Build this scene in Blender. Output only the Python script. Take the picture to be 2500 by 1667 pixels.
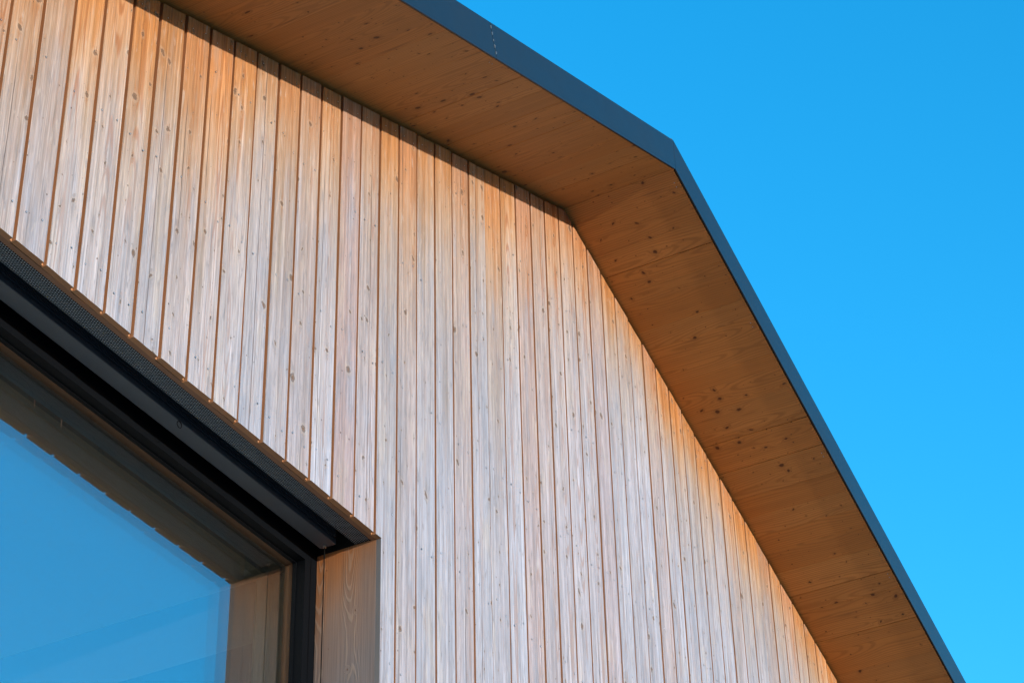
import bpy, bmesh, math, random
from mathutils import Matrix, Vector, noise as mnoise

S = bpy.context.scene
for o_ in list(bpy.data.objects):
    bpy.data.objects.remove(o_)
random.seed(11)
C = S.collection

# ------------------------------------------------------------------ camera
HEAD = 5.6                       # height of the window head above the ground
CAM = Vector((-3.86487, -3.68519, HEAD - 3.99894))
YAW, PITCH, ROLL = 1.0789847, 0.6094116, -0.0269728
fwd = Vector((math.sin(YAW) * math.cos(PITCH), math.cos(YAW) * math.cos(PITCH), math.sin(PITCH)))
rgt = Vector((math.cos(YAW), -math.sin(YAW), 0))
upv = rgt.cross(fwd)
r2 = rgt * math.cos(ROLL) + upv * math.sin(ROLL)
u2 = upv * math.cos(ROLL) - rgt * math.sin(ROLL)
cam = bpy.data.cameras.new('camera')
cam.sensor_width = 36.0
cam.lens = 5523.25 / 2500 * 36.0
cam.clip_start = 0.05
cam.clip_end = 5000
camo = bpy.data.objects.new('camera', cam)
M = Matrix((r2, u2, -fwd)).transposed().to_4x4()
M.translation = CAM
camo.matrix_world = M
C.objects.link(camo)
S.camera = camo

# ------------------------------------------------------------------ light
SX, SZ = -0.235, 0.060            # towards the sun, per metre out of the wall
sun_dir = Vector((SX, -1.0, SZ)).normalized()
elev = math.asin(sun_dir.z)
azim = math.atan2(sun_dir.x, sun_dir.y)
W = bpy.data.worlds.new('World')
S.world = W
W.use_nodes = True
wn = W.node_tree
bg = wn.nodes['Background']
sky = wn.nodes.new('ShaderNodeTexSky')
sky.sky_type = 'NISHITA'
sky.sun_disc = False
sky.sun_elevation = elev
sky.sun_rotation = azim
sky.altitude = 600
sky.air_density = 1.0
sky.dust_density = 0.5
sky.ozone_density = 3.0
hs = wn.nodes.new('ShaderNodeHueSaturation')
hs.inputs['Saturation'].default_value = 1.20
hs.inputs['Hue'].default_value = 0.489
wn.links.new(sky.outputs[0], hs.inputs['Color'])
wn.links.new(hs.outputs[0], bg.inputs['Color'])
bg.inputs['Strength'].default_value = 0.15

sl = bpy.data.lights.new('sun', 'SUN')
sl.energy = 1.1
sl.angle = math.radians(0.5)
sl.color = (1.0, 0.91, 0.80)
so = bpy.data.objects.new('sun', sl)
so.rotation_euler = (-sun_dir).to_track_quat('-Z', 'Y').to_euler()
so.location = (0, -30, 30)
C.objects.link(so)

S.view_settings.view_transform = 'Standard'
S.view_settings.look = 'None'
S.view_settings.exposure = 2.7
S.view_settings.gamma = 1.0
S.view_settings.use_curve_mapping = False

# ------------------------------------------------------------------ house numbers
PW = 0.14                         # plank pitch
XA, ZA = 3.56911, HEAD + 2.53853  # gable apex on the wall plane
SL = 0.379082                     # roof slope
ANG = math.atan(SL)
OV = 0.569                        # gable overhang
FH = 0.1665                       # fascia height
XL, XR = XA - 5.6, XA + 5.6       # house width
YB = 9.0                          # house depth
WX0, WX1 = -1.24, 2.002           # window opening
def roofz(x):
    return ZA - SL * abs(x - XA)

# ------------------------------------------------------------------ node helpers
class NT:
    def __init__(self, name):
        self.m = bpy.data.materials.new(name)
        self.m.use_nodes = True
        self.t = self.m.node_tree
        self.b = self.t.nodes['Principled BSDF']
    def n(self, typ, **kw):
        nd = self.t.nodes.new(typ)
        for k, v in kw.items():
            setattr(nd, k, v)
        return nd
    def set(self, inp, v):
        if hasattr(v, 'is_linked') or isinstance(v, bpy.types.NodeSocket):
            self.t.links.new(v, inp)
        else:
            inp.default_value = v
    def math(self, op, a, b=0.0, c=0.0, clamp=False):
        nd = self.n('ShaderNodeMath', operation=op, use_clamp=clamp)
        self.set(nd.inputs[0], a); self.set(nd.inputs[1], b); self.set(nd.inputs[2], c)
        return nd.outputs[0]
    def add(self, a, b): return self.math('ADD', a, b)
    def sub(self, a, b): return self.math('SUBTRACT', a, b)
    def mul(self, a, b): return self.math('MULTIPLY', a, b)
    def step(self, v, lo, hi, o0=0.0, o1=1.0):
        nd = self.n('ShaderNodeMapRange', interpolation_type='SMOOTHSTEP')
        self.set(nd.inputs[0], v)
        for i, q in enumerate((lo, hi, o0, o1)):
            self.set(nd.inputs[1 + i], q)
        return nd.outputs[0]
    def vec(self, x, y, z):
        nd = self.n('ShaderNodeCombineXYZ')
        for i, q in enumerate((x, y, z)):
            self.set(nd.inputs[i], q)
        return nd.outputs[0]
    def noise(self, v, scale=1.0, detail=2.0, rough=0.5, dist=0.0):
        nd = self.n('ShaderNodeTexNoise')
        self.set(nd.inputs['Vector'], v)
        nd.inputs['Scale'].default_value = scale
        nd.inputs['Detail'].default_value = detail
        nd.inputs['Roughness'].default_value = rough
        nd.inputs['Distortion'].default_value = dist
        return nd.outputs[0]
    def voro(self, v, rand=1.0):
        nd = self.n('ShaderNodeTexVoronoi', voronoi_dimensions='2D')
        self.set(nd.inputs['Vector'], v)
        nd.inputs['Scale'].default_value = 1.0
        nd.inputs['Randomness'].default_value = rand
        return nd
    def mix(self, f, a, b, mode='MIX'):
        nd = self.n('ShaderNodeMix', data_type='RGBA', blend_type=mode)
        self.set(nd.inputs[0], f)
        for i, q in ((6, a), (7, b)):
            if isinstance(q, tuple):
                nd.inputs[i].default_value = (*q, 1.0) if len(q) == 3 else q
            else:
                self.t.links.new(q, nd.inputs[i])
        return nd.outputs[2]
    def ramp(self, f, stops):
        nd = self.n('ShaderNodeValToRGB')
        self.set(nd.inputs[0], f)
        el = nd.color_ramp.elements
        while len(el) < len(stops):
            el.new(0.5)
        for e, (p, c) in zip(el, stops):
            e.position = p
            e.color = (*c, 1.0)
        return nd.outputs[0]
    def gain(self, col, f):
        return self.mix(1.0, col, self.comb(f), 'MULTIPLY')
    def comb(self, f):
        nd = self.n('ShaderNodeCombineColor')
        for i in range(3):
            self.set(nd.inputs[i], f)
        return nd.outputs[0]
    def bump(self, h, strength=0.4, dist=0.001):
        nd = self.n('ShaderNodeBump')
        nd.inputs['Strength'].default_value = strength
        nd.inputs['Distance'].default_value = dist
        self.t.links.new(h, nd.inputs['Height'])
        self.t.links.new(nd.outputs[0], self.b.inputs['Normal'])
    def sep(self, v):
        nd = self.n('ShaderNodeSeparateXYZ')
        self.t.links.new(v, nd.inputs[0])
        return nd.outputs

def wood_coords(k, axis):
    """local coordinates across (u) and along (v) the board, and a random number for each board"""
    tc = k.n('ShaderNodeTexCoord')
    oi = k.n('ShaderNodeObjectInfo')
    o = k.sep(tc.outputs['Object'])
    u = o[0] if axis != 'jamb' else o[1]
    v = o[1] if axis == 'soffit' else o[2]
    return u, v, oi.outputs['Random']

def knots(k, u, v, rnd, cu, cv, seed, keep, rmin, rmax, warp=0.0, tilt=1.8, tailk=7.0):
    """scattered knots, each with its own size, tilt and roundness: (relative distance, on/off, distance to its grain tail)"""
    if warp:
        nz = k.n('ShaderNodeTexNoise')
        k.t.links.new(k.vec(k.add(u, k.mul(rnd, 5.0)), seed, v), nz.inputs['Vector'])
        nz.inputs['Scale'].default_value = 110.0
        nz.inputs['Detail'].default_value = 2.0
        cs_ = k.n('ShaderNodeSeparateColor')
        k.t.links.new(nz.outputs['Color'], cs_.inputs[0])
        u = k.add(u, k.mul(k.sub(cs_.outputs[0], 0.5), warp))
        v = k.add(v, k.mul(k.sub(cs_.outputs[1], 0.5), warp * 1.4))
    uu = k.add(k.mul(u, 1.0 / cu), k.mul(rnd, 91.7 + seed))
    vv = k.add(k.mul(v, 1.0 / cv), k.mul(rnd, 53.3 + seed))
    vo = k.voro(k.vec(uu, vv, 0.0))
    cs = k.n('ShaderNodeSeparateColor')
    k.t.links.new(vo.outputs['Color'], cs.inputs[0])
    ps = k.sep(vo.outputs['Position'])
    dx = k.mul(k.sub(uu, ps[0]), cu)
    dy = k.mul(k.sub(vv, ps[1]), cv)
    dens = k.math('FRACT', k.mul(rnd, 67.9 + seed))
    on = k.math('LESS_THAN', cs.outputs[0], k.mul(k.add(0.25, k.mul(dens, 1.4)), keep))
    rad = k.add(k.mul(k.math('POWER', cs.outputs[1], 2.2), rmax - rmin), rmin)
    an = k.mul(k.sub(cs.outputs[2], 0.5), tilt)
    co, si = k.math('COSINE', an), k.math('SINE', an)
    a = k.add(k.mul(dx, co), k.mul(dy, si))
    b = k.sub(k.mul(dy, co), k.mul(dx, si))
    asp = k.add(0.40, k.mul(k.math('FRACT', k.mul(cs.outputs[0], 47.0)), 0.55))
    def ell(p, q):
        return k.math('SQRT', k.add(k.mul(p, p), k.mul(q, q)))
    kd = ell(k.math('DIVIDE', a, k.mul(rad, asp)), k.math('DIVIDE', b, rad))
    tail = ell(k.math('DIVIDE', dx, k.mul(rad, 0.9)), k.math('DIVIDE', dy, k.mul(rad, tailk)))
    return kd, on, tail

# ------------------------------------------------------------------ materials
def mat_weathered():
    k = NT('weathered_larch')
    u, v, rnd = wood_coords(k, 'plank')
    r2_ = k.math('FRACT', k.mul(rnd, 17.31))
    r3_ = k.math('FRACT', k.mul(rnd, 43.77))
    r4_ = k.math('FRACT', k.mul(rnd, 91.13))
    vs = k.add(v, k.mul(rnd, 60.0))
    us = k.add(u, k.mul(rnd, 7.0))
    # knots
    kd, kon, ktl = knots(k, u, v, rnd, 0.075, 0.15, 3.0, 0.46, 0.0028, 0.0135, 0.014)
    kd2, kon2, ktl2 = knots(k, u, v, rnd, 0.05, 0.09, 31.0, 0.24, 0.0014, 0.0044, 0.005)
    kcore = k.mul(kon, k.step(kd, 0.55, 1.0, 1.0, 0.0))
    khalo = k.mul(kon, k.step(kd, 0.9, 3.0, 1.0, 0.0))
    ktail = k.mul(kon, k.step(ktl, 0.3, 1.5, 1.0, 0.0))
    pin = k.mul(kon2, k.step(kd2, 0.6, 1.0, 1.0, 0.0))
    # growth rings of a flat-sawn board, bending round the knots
    n1 = k.noise(k.vec(0.0, rnd, k.mul(vs, 1.0)), 0.9, 2.0)
    n2 = k.noise(k.vec(5.0, rnd, k.mul(vs, 1.0)), 0.55, 2.0)
    n3 = k.noise(k.vec(k.mul(us, 60.0), 0.0, k.mul(vs, 5.0)), 1.0, 3.0)
    cx = k.add(k.mul(k.sub(r2_, 0.5), 0.07), k.mul(k.sub(n1, 0.5), 0.05))
    du = k.sub(u, cx)
    dep = k.mul(k.sub(n2, 0.33), 0.16)
    rr = k.math('SQRT', k.add(k.mul(du, du), k.mul(dep, dep)))
    rr = k.add(rr, k.mul(k.add(khalo, ktail), 0.008))
    rr = k.add(rr, k.mul(k.sub(n3, 0.5), 0.006))
    ring = k.math('SINE', k.mul(rr, 2 * math.pi / 0.0075))
    ring = k.step(ring, -0.2, 1.0)
    ringm = k.mul(ring, k.step(k.math('ABSOLUTE', du), 0.008, 0.030, 1.0, 0.10))
    ringm = k.mul(ringm, k.step(r4_, 0.15, 0.75, 0.35, 1.0))
    # streaks along the grain
    s1 = k.noise(k.vec(k.mul(us, 125.0), 0.0, k.mul(vs, 1.5)), 1.0, 4.0, 0.65)
    s2 = k.noise(k.vec(k.mul(us, 38.0), 3.0, k.mul(vs, 0.7)), 1.0, 3.0, 0.55)
    s3 = k.noise(k.vec(k.mul(us, 240.0), 9.0, k.mul(vs, 9.0)), 1.0, 3.0, 0.65)
    s6 = k.noise(k.vec(k.mul(us, 62.0), 21.0, k.mul(vs, 9.0)), 1.0, 3.0, 0.6, 0.5)
    s4 = k.noise(k.vec(k.mul(us, 13.0), 1.0, k.mul(vs, 2.3)), 1.0, 3.0, 0.5, 0.4)
    # how far below the roof edge the rain reaches: golden under the verge, silver further down
    ge = k.n('ShaderNodeNewGeometry')
    wp = k.sep(ge.outputs['Position'])
    d = k.sub(k.sub(ZA, k.mul(k.math('ABSOLUTE', k.sub(wp[0], XA)), SL)), wp[2])
    d = k.mul(d, k.step(wp[0], XA - 0.4, XA + 0.7, 1.0, 1.75))
    dd = k.add(d, k.mul(k.sub(s2, 0.5), 0.55))
    dd = k.add(dd, k.mul(k.sub(s4, 0.5), 0.35))
    dd = k.add(dd, k.mul(k.sub(s1, 0.5), 0.35))
    dd = k.add(dd, k.mul(k.sub(r3_, 0.5), 0.34))
    t = k.mul(dd, 1.0 / 2.4)
    base = k.ramp(t, [(0.0, (0.300, 0.122, 0.034)), (0.07, (0.292, 0.136, 0.050)), (0.16, (0.270, 0.172, 0.108)),
                      (0.26, (0.244, 0.196, 0.172)), (0.42, (0.232, 0.214, 0.222)), (0.75, (0.226, 0.235, 0.280))])
    grey = k.step(t, 0.12, 0.40)
    # board to board difference; the object colour marks boards that stand out (red heartwood, cracks)
    oc = k.n('ShaderNodeObjectInfo')
    ocs = k.n('ShaderNodeSeparateColor')
    k.t.links.new(oc.outputs['Color'], ocs.inputs[0])
    base = k.mix(k.mul(ocs.outputs[0], 0.75), base, (0.225, 0.128, 0.108))
    base = k.mix(k.mul(k.step(r2_, 0.55, 1.0), 0.34), base, (0.225, 0.160, 0.140))
    col = k.gain(base, k.add(0.86, k.mul(r4_, 0.20)))
    # blue-grey and yellowish patches
    col = k.mix(k.mul(k.mul(grey, k.step(s4, 0.50, 0.72)), 0.60), col, (0.155, 0.172, 0.215))
    col = k.mix(k.mul(k.step(s4, 0.46, 0.28), 0.35), col, (0.285, 0.25, 0.215))
    col = k.gain(col, k.add(0.18, k.mul(s1, 1.62)))
    col = k.gain(col, k.add(0.46, k.mul(s2, 1.02)))
    col = k.gain(col, k.add(0.52, k.mul(s3, 0.96)))
    col = k.mix(k.mul(k.step(s6, 0.56, 0.70), k.add(0.12, k.mul(grey, 0.48))), col, (0.105, 0.106, 0.122))
    col = k.mix(k.mul(k.step(s6, 0.42, 0.28), 0.35), col, (0.33, 0.30, 0.275))
    s5 = k.noise(k.vec(k.mul(us, 230.0), 15.0, k.mul(vs, 2.6)), 1.0, 2.0, 0.5)
    col = k.mix(k.mul(k.step(s5, 0.60, 0.74), k.add(0.22, k.mul(grey, 0.60))), col, (0.070, 0.064, 0.068))
    col = k.mix(k.mul(k.step(s5, 0.38, 0.26), 0.30), col, (0.33, 0.315, 0.31))
    col = k.mix(k.mul(ringm, 0.68), col, k.mix(grey, (0.19, 0.065, 0.018), (0.18, 0.13, 0.12)))
    # knots: grain tail, pale sapwood halo, brown heart, dark rim
    col = k.mix(k.mul(ktail, k.step(s3, 0.30, 0.70, 0.25, 0.85)), col, k.mix(grey, (0.20, 0.085, 0.03), (0.125, 0.115, 0.120)))
    col = k.mix(k.mul(khalo, k.mul(k.step(kd, 0.8, 1.7, 0.0, 1.0), 0.24)), col, (0.36, 0.30, 0.235))
    kc = k.mix(k.noise(k.vec(k.mul(us, 500.0), 0.0, k.mul(vs, 220.0)), 1.0, 2.0), (0.030, 0.018, 0.012), (0.150, 0.090, 0.055))
    col = k.mix(k.mul(k.mul(kon, k.step(k.math('ABSOLUTE', k.sub(kd, 1.05)), 0.0, 0.40, 1.0, 0.0)), 0.75), col, (0.050, 0.036, 0.030))
    col = k.mix(k.mul(kcore, 0.92), col, kc)
    col = k.mix(k.mul(pin, 0.92), col, (0.06, 0.035, 0.025))
    # drying cracks on a few boards
    nc = k.noise(k.vec(2.0, rnd, k.mul(vs, 1.0)), 6.0, 3.0)
    cc = k.math('ABSOLUTE', k.sub(k.sub(u, k.mul(k.sub(r3_, 0.5), 0.09)), k.mul(k.sub(nc, 0.5), 0.010)))
    con = k.mul(k.math('GREATER_THAN', r2_, 0.70), k.step(k.noise(k.vec(8.0, rnd, vs), 1.3, 1.0), 0.52, 0.60))
    cu = k.math('ABSOLUTE', k.sub(k.sub(u, k.mul(k.sub(ocs.outputs[1], 0.5), 0.12)), k.mul(k.sub(nc, 0.5), 0.008)))
    con2 = k.mul(ocs.outputs[2], k.step(k.noise(k.vec(8.0, rnd, vs), 1.1, 1.0), 0.40, 0.46))
    crack2 = k.mul(con2, k.step(cu, 0.0005, 0.0018, 1.0, 0.0))
    crack = k.mul(con, k.step(cc, 0.0004, 0.0016, 1.0, 0.0))
    crack = k.math('MAXIMUM', crack, crack2)
    col = k.mix(k.mul(crack, 0.9), col, (0.06, 0.04, 0.035))
    k.t.links.new(col, k.b.inputs['Base Color'])
    k.b.inputs['Roughness'].default_value = 0.78
    k.b.inputs['Specular IOR Level'].default_value = 0.25
    h = k.add(k.mul(s1, 0.9), k.mul(s3, 0.35))
    h = k.sub(h, k.mul(ringm, 0.35))
    h = k.add(h, k.mul(k.mul(khalo, k.step(kd, 0.7, 1.6, 0.0, 1.0)), 0.9))
    h = k.sub(h, k.mul(k.add(crack, pin), 1.5))
    h = k.add(h, k.mul(s2, 3.0))
    k.bump(h, 0.9, 0.0020)
    return k.m

def mat_fresh(name, a, b, dark=(0.15, 0.06, 0.02)):
    k = NT(name)
    u, v, rnd = wood_coords(k, 'plank')
    vs = k.add(v, k.mul(rnd, 60.0))
    s1 = k.noise(k.vec(k.mul(u, 300.0), 0.0, k.mul(vs, 3.0)), 1.0, 3.0)
    s2 = k.noise(k.vec(4.0, rnd, vs), 3.0, 3.0)
    col = k.mix(s1, a, b)
    col = k.mix(k.step(s2, 0.56, 0.72, 0.0, 0.45), col, dark)
    k.t.links.new(col, k.b.inputs['Base Color'])
    k.b.inputs['Roughness'].default_value = 0.8
    return k.m

def mat_soffit():
    k = NT('oiled_spruce')
    u, v, rnd = wood_coords(k, 'soffit')
    r2_ = k.math('FRACT', k.mul(rnd, 17.31))
    vs = k.add(v, k.mul(rnd, 60.0))
    us = k.add(u, k.mul(rnd, 7.0))
    kd, kon, ktl = knots(k, u, v, rnd, 0.085, 0.11, 3.0, 0.62, 0.0035, 0.0175, 0.008, 2.6, 5.0)
    kd2, kon2, ktl2 = knots(k, u, v, rnd, 0.06, 0.08, 31.0, 0.45, 0.0022, 0.0060, 0.004, 2.6, 5.0)
    kcore = k.mul(kon, k.step(kd, 0.45, 1.0, 1.0, 0.0))
    khalo = k.mul(kon, k.step(kd, 0.8, 2.6, 1.0, 0.0))
    pin = k.mul(kon2, k.step(kd2, 0.5, 1.0, 1.0, 0.0))
    n1 = k.noise(k.vec(0.0, rnd, vs), 1.2, 2.0)
    n2 = k.noise(k.vec(5.0, rnd, vs), 0.9, 2.0)
    du = k.sub(u, k.add(k.mul(k.sub(r2_, 0.5), 0.16), k.mul(k.sub(n1, 0.5), 0.05)))
    dep = k.mul(k.sub(n2, 0.36), 0.22)
    rr = k.math('SQRT', k.add(k.mul(du, du), k.mul(dep, dep)))
    rr = k.add(rr, k.mul(k.add(khalo, k.mul(kon, k.step(ktl, 0.3, 1.6, 1.0, 0.0))), 0.008))
    rr = k.add(rr, k.mul(k.noise(k.vec(k.mul(us, 40.0), 0.0, k.mul(vs, 4.0)), 1.0, 2.0), 0.005))
    ring = k.step(k.math('SINE', k.mul(rr, 2 * math.pi / 0.011)), -0.1, 1.0)
    s1 = k.noise(k.vec(k.mul(us, 130.0), 0.0, k.mul(vs, 1.6)), 1.0, 3.0, 0.6)
    s2 = k.noise(k.vec(k.mul(us, 24.0), 3.0, k.mul(vs, 1.2)), 1.0, 3.0, 0.5)
    base = k.mix(r2_, (0.440, 0.164, 0.035), (0.450, 0.184, 0.046))
    base = k.gain(base, k.add(0.92, k.mul(rnd, 0.13)))
    col = k.gain(base, k.add(0.80, k.mul(s1, 0.40)))
    col = k.gain(col, k.add(0.80, k.mul(s2, 0.40)))
    col = k.mix(k.mul(ring, 0.46), col, (0.25, 0.095, 0.022))
    st = k.step(k.noise(k.vec(k.mul(us, 30.0), 11.0, k.mul(vs, 2.5)), 1.0, 2.0), 0.62, 0.76)
    col = k.mix(k.mul(st, 0.55), col, (0.15, 0.06, 0.018))
    col = k.mix(k.mul(khalo, 0.25), col, (0.17, 0.068, 0.02))
    col = k.mix(k.mul(kcore, 0.88), col, (0.070, 0.021, 0.006))
    col = k.mix(k.mul(pin, 0.85), col, (0.080, 0.025, 0.008))
    k.t.links.new(col, k.b.inputs['Base Color'])
    k.b.inputs['Roughness'].default_value = 0.55
    k.b.inputs['Specular IOR Level'].default_value = 0.2
    k.bump(k.add(k.mul(s1, 0.6), k.mul(ring, -0.4)), 0.3, 0.0008)
    return k.m

def mat_jamb():
    k = NT('jamb_larch')
    u, v, rnd = wood_coords(k, 'jamb')
    us = k.add(u, k.mul(rnd, 7.0))
    kd, kon, ktl = knots(k, u, v, rnd, 0.10, 0.22, 3.0, 0.40, 0.003, 0.008, 0.004)
    khalo = k.mul(kon, k.step(kd, 0.9, 4.0, 1.0, 0.0))
    n1 = k.noise(k.vec(0.0, 0.3, v), 2.0, 2.0)
    n2 = k.noise(k.vec(5.0, 0.3, v), 1.0, 1.5)
    du = k.add(k.sub(u, -0.005), k.mul(k.sub(n1, 0.5), 0.07))
    dep = k.mul(k.sub(n2, 0.42), 0.15)
    rr = k.math('SQRT', k.add(k.mul(du, du), k.mul(dep, dep)))
    rr = k.add(rr, k.mul(khalo, 0.02))
    rr = k.add(rr, k.mul(k.noise(k.vec(k.mul(us, 25.0), 0.0, k.mul(v, 5.0)), 1.0, 2.0), 0.010))
    ring = k.step(k.math('SINE', k.mul(rr, 2 * math.pi / 0.0062)), 0.1, 1.0)
    ring = k.mul(ring, k.step(k.math('ABSOLUTE', du), 0.012, 0.045, 1.0, 0.08))
    s1 = k.noise(k.vec(k.mul(us, 200.0), 0.0, k.mul(v, 3.0)), 1.0, 3.0, 0.6)
    s2 = k.noise(k.vec(k.mul(us, 20.0), 0.0, k.mul(v, 2.0)), 1.0, 3.0)
    ge = k.n('ShaderNodeNewGeometry')
    wp = k.sep(ge.outputs['Position'])
    dz = k.add(k.sub(HEAD, wp[2]), k.mul(k.sub(s2, 0.5), 0.25))
    dz = k.add(dz, k.mul(k.sub(0.27, wp[1]), 0.9))       # rain reaches the outer edge first
    base = k.ramp(k.mul(dz, 1.4), [(0.0, (0.30, 0.105, 0.028)), (0.25, (0.235, 0.105, 0.050)), (0.50, (0.185, 0.118, 0.090)), (0.9, (0.140, 0.115, 0.112))])
    col = k.gain(base, k.add(0.50, k.mul(s1, 0.96)))
    col = k.mix(k.mul(ring, 0.36), col, (0.29, 0.21, 0.16))
    col = k.mix(k.mul(kon, k.step(kd, 0.5, 1.0, 0.9, 0.0)), col, (0.10, 0.05, 0.03))
    k.t.links.new(col, k.b.inputs['Base Color'])
    k.b.inputs['Roughness'].default_value = 0.75
    k.b.inputs['Specular IOR Level'].default_value = 0.25
    k.bump(k.add(k.mul(s1, 0.5), ring), 0.4, 0.001)
    return k.m

def mat_flat(name, col, rough=0.5, metal=0.0, spec=0.5, var=0.0, scale=8.0, bump=0.0):
    k = NT(name)
    tc = k.n('ShaderNodeTexCoord')
    nz = k.noise(tc.outputs['Object'], scale, 4.0, 0.6)
    c = k.mix(nz, tuple(q * (1 - var) for q in col), tuple(min(1, q * (1 + var)) for q in col))
    k.t.links.new(c, k.b.inputs['Base Color'])
    k.t.links.new(k.step(nz, 0.2, 0.8, max(0.02, rough - 0.05), rough + 0.05), k.b.inputs['Roughness'])
    k.b.inputs['Metallic'].default_value = metal
    k.b.inputs['Specular IOR Level'].default_value = spec
    if bump:
        k.bump(nz, 0.3, bump)
    return k.m

def mat_glass():
    k = NT('window_glass')
    fr = k.n('ShaderNodeFresnel')
    ge = k.n('ShaderNodeNewGeometry')
    IOR = 3.3
    k.t.links.new(k.add(k.mul(ge.outputs['Backfacing'], 1.0 / IOR - IOR), IOR), fr.inputs['IOR'])
    #      # coated insulating glass, both faces of one sheet together
    gl = k.n('ShaderNodeBsdfGlossy')
    gl.inputs['Roughness'].default_value = 0.0
    gl.inputs['Color'].default_value = (0.95, 0.98, 1.0, 1)
    tr = k.n('ShaderNodeBsdfTransparent')
    tr.inputs['Color'].default_value = (0.90, 0.92, 0.91, 1)
    mx = k.n('ShaderNodeMixShader')
    k.t.links.new(fr.outputs[0], mx.inputs[0])
    k.t.links.new(tr.outputs[0], mx.inputs[1])
    k.t.links.new(gl.outputs[0], mx.inputs[2])
    k.t.links.new(mx.outputs[0], k.t.nodes['Material Output'].inputs['Surface'])
    return k.m

def mat_ground():
    k = NT('meadow_ground')
    tc = k.n('ShaderNodeTexCoord')
    a = k.noise(tc.outputs['Object'], 0.15, 5.0, 0.6)
    b = k.noise(tc.outputs['Object'], 9.0, 4.0, 0.7)
    col = k.mix(a, (0.17, 0.165, 0.15), (0.26, 0.25, 0.23))
    col = k.gain(col, k.add(0.7, k.mul(b, 0.6)))
    k.t.links.new(col, k.b.inputs['Base Color'])
    k.b.inputs['Roughness'].default_value = 0.95
    k.bump(b, 0.6, 0.03)
    return k.m

MAT = dict(
    plank=mat_weathered(),
    edge=mat_fresh('sheltered_larch_edge', (0.330, 0.150, 0.062), (0.230, 0.095, 0.034)),
    greyedge=mat_fresh('rain_greyed_edge', (0.13, 0.125, 0.13), (0.075, 0.07, 0.072), (0.04, 0.035, 0.035)),
    batten=mat_fresh('batten_wood', (0.22, 0.10, 0.05), (0.14, 0.06, 0.03)),
    innerwood=mat_fresh('inner_frame_wood', (0.150, 0.070, 0.030), (0.11, 0.048, 0.02)),
    innerfloor=mat_flat('pale_floor_boards', (0.60, 0.50, 0.38), 0.5, 0.0, 0.3, 0.1, 4.0),
    soffit=mat_soffit(),
    jamb=mat_jamb(),
    fascia=mat_flat('anthracite_sheet_metal', (0.006, 0.010, 0.016), 0.32, 0.0, 0.29, 0.06, 3.0),
    frame=mat_flat('anthracite_frame', (0.0018, 0.0026, 0.004), 0.6, 0.0, 0.05, 0.05, 12.0),
    rail=mat_flat('grey_blind_metal', (0.040, 0.046, 0.056), 0.45, 0.0, 0.5, 0.06, 12.0),
    black=mat_flat('black_membrane', (0.012, 0.012, 0.012), 0.9, 0.0, 0.1, 0.1, 20.0),
    mesh=mat_flat('perforated_metal', (0.17, 0.20, 0.23), 0.45, 0.2, 0.5, 0.05, 30.0),
    steel=mat_flat('stainless_screw', (0.50, 0.50, 0.50), 0.35, 0.9, 0.5, 0.2, 60.0),
    hole=mat_flat('dark_screw_recess', (0.03, 0.025, 0.02), 0.8, 0.0, 0.2, 0.1, 60.0),
    lintel=mat_flat('grey_lintel_board', (0.30, 0.33, 0.34), 0.8, 0.0, 0.1, 0.06, 5.0),
    ceil=mat_flat('ceiling_plaster', (0.72, 0.65, 0.53), 0.9, 0.0, 0.1, 0.06, 5.0),
    plaster=mat_flat('pale_plaster', (0.22, 0.21, 0.20), 0.85, 0.0, 0.2, 0.05, 6.0),
    darkwall=mat_flat('dark_stained_panel', (0.012, 0.010, 0.010), 0.6, 0.0, 0.2, 0.15, 10.0),
    roofsheet=mat_flat('roof_sheet', (0.05, 0.055, 0.06), 0.45, 0.2, 0.5, 0.1, 2.0),
    glass=mat_glass(),
    ground=mat_ground(),
    cord=mat_flat('black_cord', (0.004, 0.004, 0.004), 0.8, 0.0, 0.05, 0.1, 40.0),
    sidewall=mat_flat('side_cladding', (0.30, 0.26, 0.23), 0.8, 0.0, 0.2, 0.2, 3.0),
)

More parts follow.
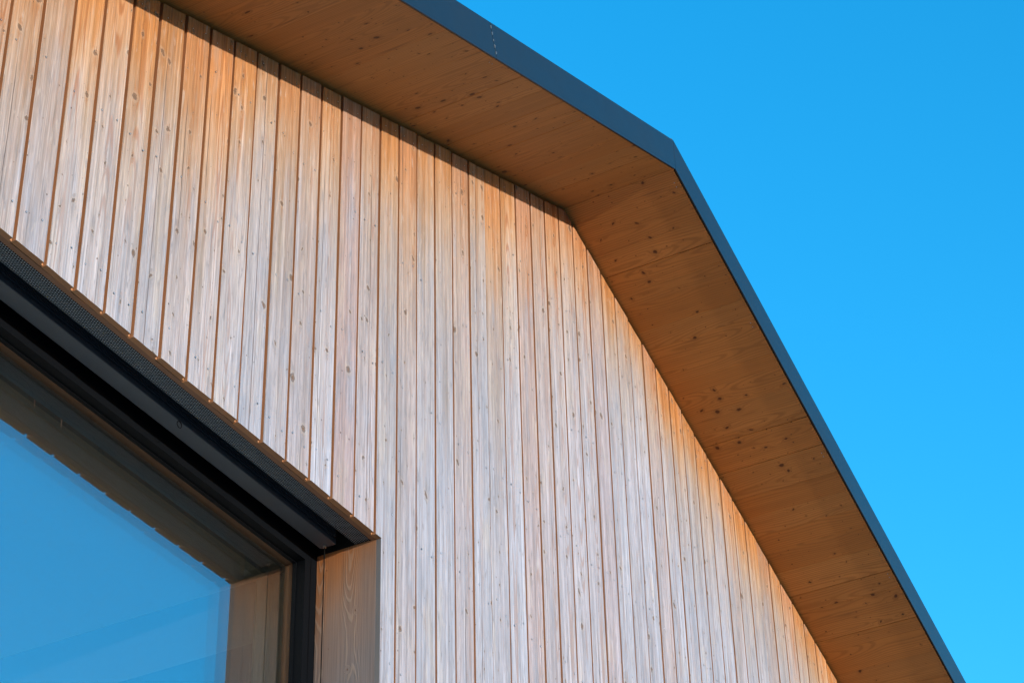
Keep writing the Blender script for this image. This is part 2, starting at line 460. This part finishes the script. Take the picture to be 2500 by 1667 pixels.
# ------------------------------------------------------------------ mesh helpers
class MB:
    def __init__(self):
        self.v = []; self.f = []; self.mi = []
    def face(self, pts, mi=0):
        s = len(self.v)
        self.v += [tuple(p) for p in pts]
        self.f.append(tuple(range(s, s + len(pts)))); self.mi.append(mi)
    def idx(self, vs, fs, mi=0):
        s = len(self.v)
        self.v += [tuple(p) for p in vs]
        for f in fs:
            self.f.append(tuple(s + i for i in f)); self.mi.append(mi)
    def box(self, x0, x1, y0, y1, z0, z1, mi=0):
        vs = [(x0, y0, z0), (x1, y0, z0), (x1, y1, z0), (x0, y1, z0), (x0, y0, z1), (x1, y0, z1), (x1, y1, z1), (x0, y1, z1)]
        self.idx(vs, [(0, 3, 2, 1), (4, 5, 6, 7), (0, 1, 5, 4), (1, 2, 6, 5), (2, 3, 7, 6), (3, 0, 4, 7)], mi)
    def prism(self, poly, y0, y1, mi=0):
        """poly: (x, z) outline seen from the front, counter-clockwise"""
        n = len(poly)
        vs = [(x, y0, z) for x, z in poly] + [(x, y1, z) for x, z in poly]
        fs = [tuple(range(n)), tuple(range(2 * n - 1, n - 1, -1))]
        fs += [(i, i + n, (i + 1) % n + n, (i + 1) % n) for i in range(n)]
        self.idx(vs, fs, mi)
    def ring(self, x0, x1, z0, z1, wl, wr, wb, wt, y0, y1, mi=0):
        o = [(x0, z0), (x1, z0), (x1, z1), (x0, z1)]
        i_ = [(x0 + wl, z0 + wb), (x1 - wr, z0 + wb), (x1 - wr, z1 - wt), (x0 + wl, z1 - wt)]
        vs = [(x, y, z) for y in (y0, y1) for x, z in o + i_]
        fs = []
        for a in range(4):
            b = (a + 1) % 4
            fs += [(a, b, 4 + b, 4 + a), (8 + a, 12 + a, 12 + b, 8 + b), (a, 8 + a, 8 + b, b), (4 + a, 4 + b, 12 + b, 12 + a)]
        self.idx(vs, fs, mi)
    def tube(self, pts, r, seg=8, mi=0):
        pts = [Vector(p) for p in pts]
        rings = []
        for i, p in enumerate(pts):
            d = (pts[min(i + 1, len(pts) - 1)] - pts[max(i - 1, 0)]).normalized()
            a = d.cross(Vector((0.3, 0.9, 0.2))).normalized()
            b = d.cross(a)
            rings.append([p + a * r * math.cos(2 * math.pi * j / seg) + b * r * math.sin(2 * math.pi * j / seg) for j in range(seg)])
        vs = [q for rg in rings for q in rg]
        fs = []
        for i in range(len(pts) - 1):
            for j in range(seg):
                j2 = (j + 1) % seg
                fs.append((i * seg + j, i * seg + j2, (i + 1) * seg + j2, (i + 1) * seg + j))
        fs.append(tuple(range(seg))[::-1]); fs.append(tuple(range((len(pts) - 1) * seg, len(pts) * seg)))
        self.idx(vs, fs, mi)
    def build(self, name, mats, parent=None, loc=(0, 0, 0), rot=(0, 0, 0), bevel=0.0, weld=False):
        me = bpy.data.meshes.new(name)
        l = Vector(loc)
        me.from_pydata(self.v, [], self.f)
        for m_ in (mats if isinstance(mats, (list, tuple)) else [mats]):
            me.materials.append(m_)
        me.polygons.foreach_set('material_index', self.mi)
        bm = bmesh.new(); bm.from_mesh(me)
        if weld: bmesh.ops.remove_doubles(bm, verts=bm.verts, dist=1e-5)
        bmesh.ops.recalc_face_normals(bm, faces=bm.faces)
        bm.to_mesh(me); bm.free()
        ob = bpy.data.objects.new(name, me)
        C.objects.link(ob)
        ob.location = l
        ob.rotation_euler = rot
        if parent: ob.parent = parent
        if bevel:
            bv = ob.modifiers.new('bevel', 'BEVEL'); bv.width = bevel; bv.segments = 2; bv.limit_method = 'ANGLE'
        return ob

def empty(name, loc, label, cat):
    e = bpy.data.objects.new(name, None)
    e.empty_display_size = 0.3
    C.objects.link(e)
    e.location = loc
    e['label'] = label
    e['category'] = cat
    return e

# ------------------------------------------------------------------ ground
g = MB()
g.face([(-400, -400, 0), (400, -400, 0), (400, 400, 0), (-400, 400, 0)])
go = g.build('ground', MAT['ground'])
go['kind'] = 'structure'

# ------------------------------------------------------------------ house: body
house = empty('house', (0, 0, 0), 'timber clad gable house with wide plank soffit and dark metal verge', 'house')
TOPG = 0.016      # ventilation gap under the soffit

w = MB()
HZ = HEAD + 0.16
def wallpoly(x0, x1, z0, left=(), right=()):
    p = [(x0, z0), (x1, z0)] + [(x1, z) for z in right] + [(x1, roofz(x1) - 0.004)]
    if x0 < XA < x1: p.append((XA, ZA - 0.004))
    p.append((x0, roofz(x0) - 0.004))
    return p + [(x0, z) for z in reversed(left)]
HB = HEAD - 2.45
w.prism(wallpoly(XL + 0.05, WX0 - 0.02, 0.0, right=(HB, HZ)), 0.046, 0.42)
w.prism(wallpoly(WX0 - 0.02, WX1 + 0.020, HZ), 0.046, 0.42)
w.prism(wallpoly(WX1 + 0.020, XR - 0.05, 0.0, left=(HB, HZ)), 0.046, 0.42)
w.prism([(WX0 - 0.02, 0), (WX1 + 0.02, 0), (WX1 + 0.02, HB), (WX0 - 0.02, HB)], 0.046, 0.42)
gable = w.build('gable_wall', MAT['black'], house, weld=True)

for x0_ in (XL, XR - 0.3):
    sw = MB(); sw.box(x0_, x0_ + 0.3, 0.424, YB, 0, roofz(XL) - 0.004)
    sw.build('outer_wall', MAT['sidewall'], house)
sw = MB(); sw.prism(wallpoly(XL, XR, 0.0), YB + 0.001, YB + 0.3)
sw.build('outer_wall', MAT['sidewall'], house)

# ------------------------------------------------------------------ cladding planks
TH = 0.021
def plank_section(xl, xr):
    """x, y outline from the front-left corner round to the back (front faces first)"""
    xm = 0.5 * (xl + xr)
    return [(xl, 0.0016, 'l'), (xl + 0.0016, 0.0, 'l'), (xl + (xm - xl) * 0.5, -0.0004, ''), (xm, 0.0003, ''), (xr - (xr - xm) * 0.5, -0.0004, ''),
            (xr - 0.0016, 0.0, 'r'), (xr, 0.0016, 'r'), (xr, 0.0135, 'r'), (xr + 0.011, 0.0135, ''), (xr + 0.011, TH, ''), (xl, TH, 'l')]

def add_plank(mb, xl, xr, z0, top, cx, step=0.24, notch=None):
    """notch = (xl, xr, z): edges of the plank below height z, where it is cut round the window"""
    sec = plank_section(xl, xr)
    nsec = plank_section(notch[0], notch[1]) if notch else None
    zmax = max(top(x) for x, _, _ in sec)
    zs = [z0]
    zz = HEAD - 0.8
    if z0 >= zz: zz = z0 + step
    while zz < zmax - 0.5 * step - 0.04:
        zs.append(zz); zz += step
    if notch:
        zs = [z for z in zs if z == z0 or z > notch[2] + 0.05] + [notch[2] - 0.0002, notch[2]]
        zs.sort()
    rows = []
    ph = random.random() * 100
    for i, z in enumerate(zs):
        jl = 0.0014 * mnoise.noise((ph, z * 3.1, 0)) if i else 0
        jr = 0.0014 * mnoise.noise((ph + 50, z * 3.1, 0)) if i else 0
        rows.append([(x + (jl if t == 'l' else jr if t == 'r' else 0) - cx, y, z) for x, y, t in (nsec if notch and z < notch[2] else sec)])
    rows.append([(x - cx, y, top(x)) for x, y, _ in sec])
    n = len(sec)
    vs = [p for r in rows for p in r]
    s = len(mb.v); mb.v += vs
    for i in range(len(rows) - 1):
        for j in range(n):
            j2 = (j + 1) % n
            mb.f.append((s + i * n + j, s + i * n + j2, s + (i + 1) * n + j2, s + (i + 1) * n + j))
            mb.mi.append(0 if j <= 5 else (2 if notch and j == n - 1 and i == 0 else 1))
    mb.f.append(tuple(s + j for j in range(n))); mb.mi.append(1)
    mb.f.append(tuple(s + (len(rows) - 1) * n + j for j in range(n))); mb.mi.append(1)

STAND_OUT = {12: (0.6, 0.5, 0.0, 1.0), 8: (0.0, 0.46, 1.0, 1.0), 11: (0.0, 0.2, 1.0, 1.0), 13: (0.0, 0.60, 1.0, 1.0),
             19: (0.0, 0.35, 1.0, 1.0), 4: (0.0, 0.38, 1.0, 1.0), 27: (0.35, 0.5, 0.0, 1.0), 22: (0.3, 0.5, 0.0, 1.0)}
k0 = int(math.floor(XL / PW)) + 1
k1 = int(math.floor(XR / PW)) - 1
GAP = 0.0066
screws = MB()
def screw(x, z):
    r = 0.0025
    c = [(x + r * math.cos(a * math.pi / 4), -0.0012, z + r * math.sin(a * math.pi / 4)) for a in range(8)]
    o = [(x + 0.0037 * math.cos(a * math.pi / 4), -0.0006, z + 0.0037 * math.sin(a * math.pi / 4)) for a in range(8)]
    screws.face(o, 1); screws.face(c, 0)

for kk in range(k0, k1 + 1):
    off = random.uniform(-0.0012, 0.0012)
    xl, xr = kk * PW + GAP + off, (kk + 1) * PW - GAP + random.uniform(-0.0012, 0.0012)
    if kk in (20, 40): xl -= 0.004
    if kk in (19, 39): xr += 0.004
    cx = 0.5 * (xl + xr)
    mb = MB()
    tj = random.uniform(-0.003, 0.003)
    top = lambda x: roofz(x) - TOPG + tj
    zb = 0.25
    if xl > WX0 and xr < WX1 + 0.01:
        zb = HEAD + random.uniform(-0.0015, 0.0015)
    if xl < WX1 < xr:          # the plank notched round the window corner
        add_plank(mb, xl, xr, zb, top, cx, notch=(WX1, xr, HEAD))
    elif xl < WX0 < xr:
        add_plank(mb, xl, xr, zb, top, cx, notch=(xl, WX0 - 0.012, HEAD))
    else:
        add_plank(mb, xl, xr, zb, top, cx)
    if xl > WX0 and xr < WX1 + 0.01:   # breast below the window
        mq = MB()
        add_plank(mq, xl, xr, 0.25, lambda x: HEAD - 2.46, cx)
        mq.build('plank', [MAT['plank'], MAT['edge']], gable, loc=(cx, 0, 0))
    pl = mb.build('plank', [MAT['plank'], MAT['edge'], MAT['greyedge']], gable, loc=(cx, random.uniform(-0.0012, 0.0012), 0),
                  rot=(0, 0, math.radians(random.uniform(-0.9, 0.9))))
    pl.color = STAND_OUT.get(kk, (0.0, 0.5, 0.0, 1.0))
    for side in (-0.036, 0.036):
        xx = cx + side
        zt = roofz(xx) - 0.066 + random.uniform(-0.012, 0.012)
        screw(xx, zt)
        zz = HEAD + 0.115
        rows = [HEAD + 0.115 + 0.60 * i for i in range(-4, 5)]
        for z in rows:
            z += random.uniform(-0.028, 0.028)
            if z < zt - 0.12 and (z > zb or z < HEAD - 2.5) and random.random() < 0.78:
                if not (WX0 < xx < WX1 and z < HEAD and z > HEAD - 2.5):
                    screw(xx + random.uniform(-0.004, 0.004), z)
sc = screws.build('screws', [MAT['steel'], MAT['hole']], gable, loc=(0, -0.0012, 0))
sc['kind'] = 'stuff'

# batten behind the plank ends at the window head
b = MB(); b.box(WX0, WX1 - 0.001, 0.0225, 0.041, HEAD + 0.001, HEAD + 0.09)
b.build('head_batten', MAT['batten'], gable)

# ------------------------------------------------------------------ roof
cosA, sinA = math.cos(ANG), math.sin(ANG)
EAVE = 6.15 / cosA                       # slope length ridge to eave
YF = -OV                                # face of the verge
RT = 0.150                              # top of the roof build-up above the soffit, measured vertically
r = MB()
xe = EAVE * cosA
r.prism([(XA - xe, ZA - SL * xe + 0.024), (XA, ZA + 0.024), (XA + xe, ZA - SL * xe + 0.024),
         (XA + xe, ZA - SL * xe + RT), (XA, ZA + RT), (XA - xe, ZA - SL * xe + RT)], YF + 0.008, YB + 0.6)
roof = r.build('roof', MAT['black'], house)
# metal covering with standing seams
for sgn in (-1, 1):
    q = MB()
    za, zb_ = ZA + FH - 0.0005, ZA - SL * (xe + 0.03) + FH - 0.0005
    xa_, xb_ = XA, XA + sgn * (xe + 0.03)
    poly = [(xa_, za - 0.012), (xb_, zb_ - 0.012), (xb_, zb_), (xa_, za)]
    q.prism(poly if sgn < 0 else poly, YF + 0.002, YB + 0.62)
    q.build('roof_sheet', MAT['roofsheet'], roof)

# soffit boards, laid from the ridge down each slope
JR = [0, 0.14, 0.30, 0.43, 0.545, 0.63, 0.78, 0.89, 0.995, 1.12, 1.20, 1.335, 1.50, 1.535, 1.72, 1.905, 2.035, 2.16, 2.275, 2.43, 2.60, 2.72, 2.84, 2.945, 3.03, 3.20, 3.375]
JL = [0, 0.13, 0.255, 0.35, 0.45, 0.60, 0.76, 0.925, 1.05, 1.18, 1.36, 1.555, 1.68, 1.80, 1.92, 2.06, 2.19, 2.30, 2.44, 2.58, 2.70, 2.83, 2.98, 3.10, 3.22]
WIDE = {('R', 1.535), ('R', 2.60), ('L', 1.18), ('L', 1.555), ('L', 0.925), ('R', 0.43), ('R', 1.72), ('L', 0.255), ('L', 0.0), ('R', 2.945)}
for side, js, sgn in (('R', JR, 1), ('L', JL, -1)):
    s = js[-1]
    while s < EAVE - 0.2:
        s += random.uniform(0.11, 0.17); js.append(s)
    js[-1] = EAVE
    for a, b_ in zip(js[:-1], js[1:]):
        ga = 0.0014 if (side, a) in WIDE else 0.0001
        gb = 0.0014 if (side, b_) in WIDE else 0.0001
        wd = b_ - a
        mb = MB()
        hw = wd / 2
        y0, y1 = YF + 0.009, 0.044
        yl = (y1 - y0) / 2
        lo, hi = -hw + (ga if sgn > 0 else gb), hw - (gb if sgn > 0 else ga)
        c = 0.0010 if ga + gb > 0.0008 else 0.0003
        sec = [(lo, c), (lo + c, 0), (hi - c, 0), (hi, c), (hi, 0.022), (lo, 0.022)]
        n = len(sec)
        vs = [(x, -yl, z) for x, z in sec] + [(x, yl, z) for x, z in sec]
        fs = [tuple(range(n)), tuple(range(2 * n - 1, n - 1, -1))] + [(i, i + n, (i + 1) % n + n, (i + 1) % n) for i in range(n)]
        mb.idx(vs, fs)
        sm = (a + b_) / 2
        dz = random.uniform(0.0, 0.0006)
        mb.build('soffit_board', MAT['soffit'], roof,
                 loc=(XA + sgn * sm * cosA, (y0 + y1) / 2, ZA - sm * sinA + dz), rot=(0, sgn * ANG, 0))

# verge fascia: two sheets on one slope, one on the other, mitred at the ridge
ZLO = -0.0048
def fascia(x0, x1, lean0=0.0, lean1=0.0, yo=0.0, name='fascia_panel'):
    """x0 < x1 at the lower edge; lean shifts the ends at the top edge"""
    mb = MB()
    t = 0.0035
    def pt(x, top):
        z = roofz(x) + (FH if top else ZLO)
        return (x, z)
    a0, a1 = pt(x0, 0), pt(x1, 0)
    b1, b0 = pt(x1 + lean1, 1), pt(x0 + lean0, 1)
    mb.prism([a0, a1, b1, b0], YF - 0.004 - yo, YF - 0.004 - yo + t)
    # hem turned in along the lower edge
    h0, h1 = a0, a1
    mb.prism([h0, h1, (h1[0], h1[1] + 0.003), (h0[0], h0[1] + 0.003)], YF - 0.0005 - yo, YF + 0.003)
    return mb.build(name, MAT['fascia'], roof, bevel=0.0008)
XS = 1.885
LEAN = -FH * math.sin(ANG) * cosA
LEAN = (1.840 - 1.885) * FH / 0.142
fascia(XA - xe, XS - 0.0012, 0, LEAN)
fascia(XS + 0.0012, XA - 0.0008, LEAN, 0)
fascia(XA + 0.0008, XA + xe, 0, 0)
# sun glints along the folded seam edge, put in as short pale dashes
sm_ = MB()
for i in range(5):
    f0 = 0.12 + i * 0.175; f1 = f0 + random.uniform(0.05, 0.10)
    xa2, xb2 = XS + LEAN * f0, XS + LEAN * f1
    za2 = roofz(XS) + SL * LEAN * f0 + ZLO + (FH - ZLO) * f0
    zb2 = roofz(XS) + SL * LEAN * f1 + ZLO + (FH - ZLO) * f1
    sm_ = MB()
    sm_.prism([(xa2 - 0.0011, za2), (xa2 + 0.0011, za2), (xb2 + 0.0011, zb2), (xb2 - 0.0011, zb2)], YF - 0.0062, YF - 0.003)
    sm_.build('seam_glint', MAT['mesh'], roof)
rc = MB()
rc.prism([(XA - 0.030, ZA + FH - 0.0115 + 0.001), (XA + 0.030, ZA + FH - 0.0115 + 0.001), (XA + 0.012, ZA + FH + 0.004), (XA, ZA + FH + 0.007), (XA - 0.012, ZA + FH + 0.004)], YF + 0.0005, YB + 0.6)
rc.build('ridge_cap', MAT['roofsheet'], roof)
# soffit screws beside the verge
ss = MB()
def disc(mb, x, y, rad, sgn):
    ps = [Vector((rad * math.cos(a * math.pi / 4), rad * math.sin(a * math.pi / 4), 0)) for a in range(8)]
    z = ZA - SL * abs(x - XA) - 0.0012
    for pm, rr_, dz in ((1, 1.5, 0.0006), (0, 1.0, 0.0)):
        mb.face([(x + p.x * rr_ * cosA, y + p.y * rr_, z + dz - sgn * p.x * rr_ * sinA) for p in ps], pm)
for sgn in (-1, 1):
    s = 0.08
    while s < 5.8:
        for dx in (-0.012, 0.012):
            disc(ss, XA + sgn * (s + dx) * cosA, YF + 0.035, 0.0022, sgn)
        s += 0.85
sso = ss.build('soffit_screws', [MAT['steel'], MAT['hole']], roof)
sso['kind'] = 'stuff'

# ------------------------------------------------------------------ window
FY = 0.270
WZ0 = HEAD - 2.40
fw_, fh_ = 0.072, 0.042
f = MB()
f.ring(WX0, WX1 - 0.0005, WZ0, HEAD + 0.10, fw_, fw_, 0.07, fh_ + 0.10, FY, 0.3215)
win = f.build('window', MAT['frame'], house)
# glazing bead stepped into the frame
gbd = MB()
x0, x1 = WX0 + fw_, WX1 - fw_
gbd.ring(x0 - 0.003, x1 + 0.003, WZ0 + 0.067, HEAD - fh_ + 0.003, 0.007, 0.007, 0.007, 0.007, 0.306, 0.3210)
gbd.build('glazing_bead', MAT['frame'], win)
for y, e in ((0.3222, 0.01), (0.3455, 0.01), (0.3690, 0.06)):
    pn = MB()
    pn.face([(x0 - e, 0, WZ0 + 0.06), (x1 + e, 0, WZ0 + 0.06), (x1 + e, 0, HEAD - fh_ + e * 0.5), (x0 - e, 0, HEAD - fh_ + e * 0.5)])
    pn.build('pane', MAT['glass'], win, loc=(0, y, 0))
inn = MB()
inn.ring(WX0 - 0.015, WX1 + 0.015, WZ0 - 0.002, HEAD + 0.02, 0.015 + fw_, 0.015 + fw_, 0.072, 0.02 + fh_, 0.3230, 0.356)
inn.build('inner_frame', MAT['innerwood'], win)

# right reveal: lining boards
for y0, y1, xo in ((0.0215, 0.2318, 0.0), (0.2328, 0.2695, 0.0)):
    j = MB()
    hw = (y1 - y0) / 2
    j.box(0, 0.017, -hw, hw, WZ0 - HEAD, 0.004)
    j.build('reveal_board', MAT['jamb'], win, loc=(WX1 + 0.0006 + xo, (y0 + y1) / 2, HEAD), bevel=0.001)
j = MB(); j.box(-0.017, 0, -0.124, 0.124, WZ0 - HEAD, 0.055)
j.build('reveal_board', MAT['jamb'], win, loc=(WX0, 0.1455, HEAD), bevel=0.001)
sill = MB(); sill.box(WX0 - 0.02, WX1 + 0.02, -0.03, 0.275, WZ0 - 0.030, WZ0 - 0.002)
sill.build('sill', MAT['fascia'], win)

# perforated insect grille in the head: sheet with staggered hexagonal holes
gm = MB()
P = 0.0096
y0, y1 = 0.0420, 0.1060
ny = int((y1 - y0) / (P * 0.80))
dy = (y1 - y0) / ny
nx = int((WX1 - 0.002 - WX0) / P)
zg = HEAD + 0.004
ix = 0.30
hexo = [(0.5, 0.25), (0.0, 0.5), (-0.5, 0.25), (-0.5, -0.25), (0.0, -0.5), (0.5, -0.25)]
for jy in range(ny):
    cy = y0 + dy * (jy + 0.5)
    for ixx in range(nx):
        cxx = WX0 + P * (ixx + 0.5 + (0.5 if jy % 2 else 0.0))
        if cxx > WX1 - 0.006: continue
        ou = [(cxx + P * a, cy + dy * 4 / 3 * b_ ) for a, b_ in hexo]
        ins = [(cxx + P * a * 0.78, cy + dy * 4 / 3 * b_ * 0.78) for a, b_ in hexo]
        s = len(gm.v)
        gm.v += [(x, y, zg) for x, y in ou] + [(x, y, zg) for x, y in ins]
        for i in range(6):
            i2 = (i + 1) % 6
            gm.f.append((s + i, s + i2, s + 6 + i2, s + 6 + i)); gm.mi.append(0)
gr = gm.build('insect_grille', MAT['mesh'], win, weld=True)

# ------------------------------------------------------------------ raised outside blind in the head recess
blind = empty('window_blind', (0.4, 0.195, HEAD), 'raised grey metal outside blind tucked under the window head', 'blind')
def bpart(mb, name, mat, bevel=0.0):
    ob = mb.build(name, mat, blind, loc=(-0.4, -0.195, -HEAD), bevel=bevel)
    return ob
q = MB(); q.box(WX0 + 0.04, 1.962, 0.163, 0.228, HEAD + 0.002, HEAD + 0.024)
bpart(q, 'bottom_rail', MAT['rail'], 0.002)
for i in range(9):
    q = MB(); z = HEAD + 0.030 + i * 0.009
    q.prism([(WX0 + 0.045, z), (1.955, z), (1.955, z + 0.004), (WX0 + 0.045, z + 0.004)], 0.160, 0.230)
    bpart(q, 'slat', MAT['rail'])
q = MB(); q.tube([(1.9495, 0.203, HEAD + 0.10), (1.9495, 0.203, HEAD - 0.8), (1.9495, 0.203, WZ0)], 0.0020, 8)
bpart(q, 'guide_cable', MAT['cord'])
q = MB(); q.tube([(1.9495, 0.203, HEAD + 0.0015), (1.9495, 0.203, HEAD - 0.006)], 0.006, 12)
bpart(q, 'cable_plug', MAT['steel'])
for lx in (1.03,):
    q = MB()
    pts = [(lx + 0.012 * math.sin(t), 0.1645, HEAD + 0.002 - 0.013 * (1 - math.cos(t)) * 0.9) for t in [i * 2 * math.pi / 14 for i in range(15)]]
    q.tube(pts, 0.0014, 6)
    bpart(q, 'cord_loop', MAT['cord'])

# ------------------------------------------------------------------ room behind the glass
def room(name, x0, x1, y0, y1, z0, z1, mat):
    q = MB(); q.box(x0, x1, y0, y1, z0, z1)
    return q.build(name, mat, house)
IX = WX1 + 0.004
CE = HEAD - 0.012
room('inner_reveal', IX, IX + 0.05, 0.3565, 0.533, WZ0, CE, MAT['ceil'])
room('inner_wall', IX + 0.006, IX + 0.06, 0.5335, 5.0, HEAD - 0.265, CE, MAT['plaster'])
room('wall_panelling', IX + 0.002, IX + 0.06, 0.5335, 5.0, WZ0 - 0.1, HEAD - 0.2655, MAT['darkwall'])
room('inner_wall', -1.7, -1.6, 0.4405, 5.0, WZ0 - 0.1, CE, MAT['ceil'])
room('inner_wall', -1.7, IX + 0.06, 5.001, 5.1, WZ0 - 0.1, CE, MAT['ceil'])
room('ceiling', -1.7, IX + 0.06, 0.4805, 5.1, CE + 0.0005, CE + 0.06, MAT['ceil'])
room('inner_lintel', -1.7, IX + 0.06, 0.3565, 0.480, CE - 0.004, CE + 0.06, MAT['lintel'])
room('inner_floor', -1.7, IX + 0.06, 0.43, 5.1, WZ0 - 0.16, WZ0 - 0.1005, MAT['innerfloor'])
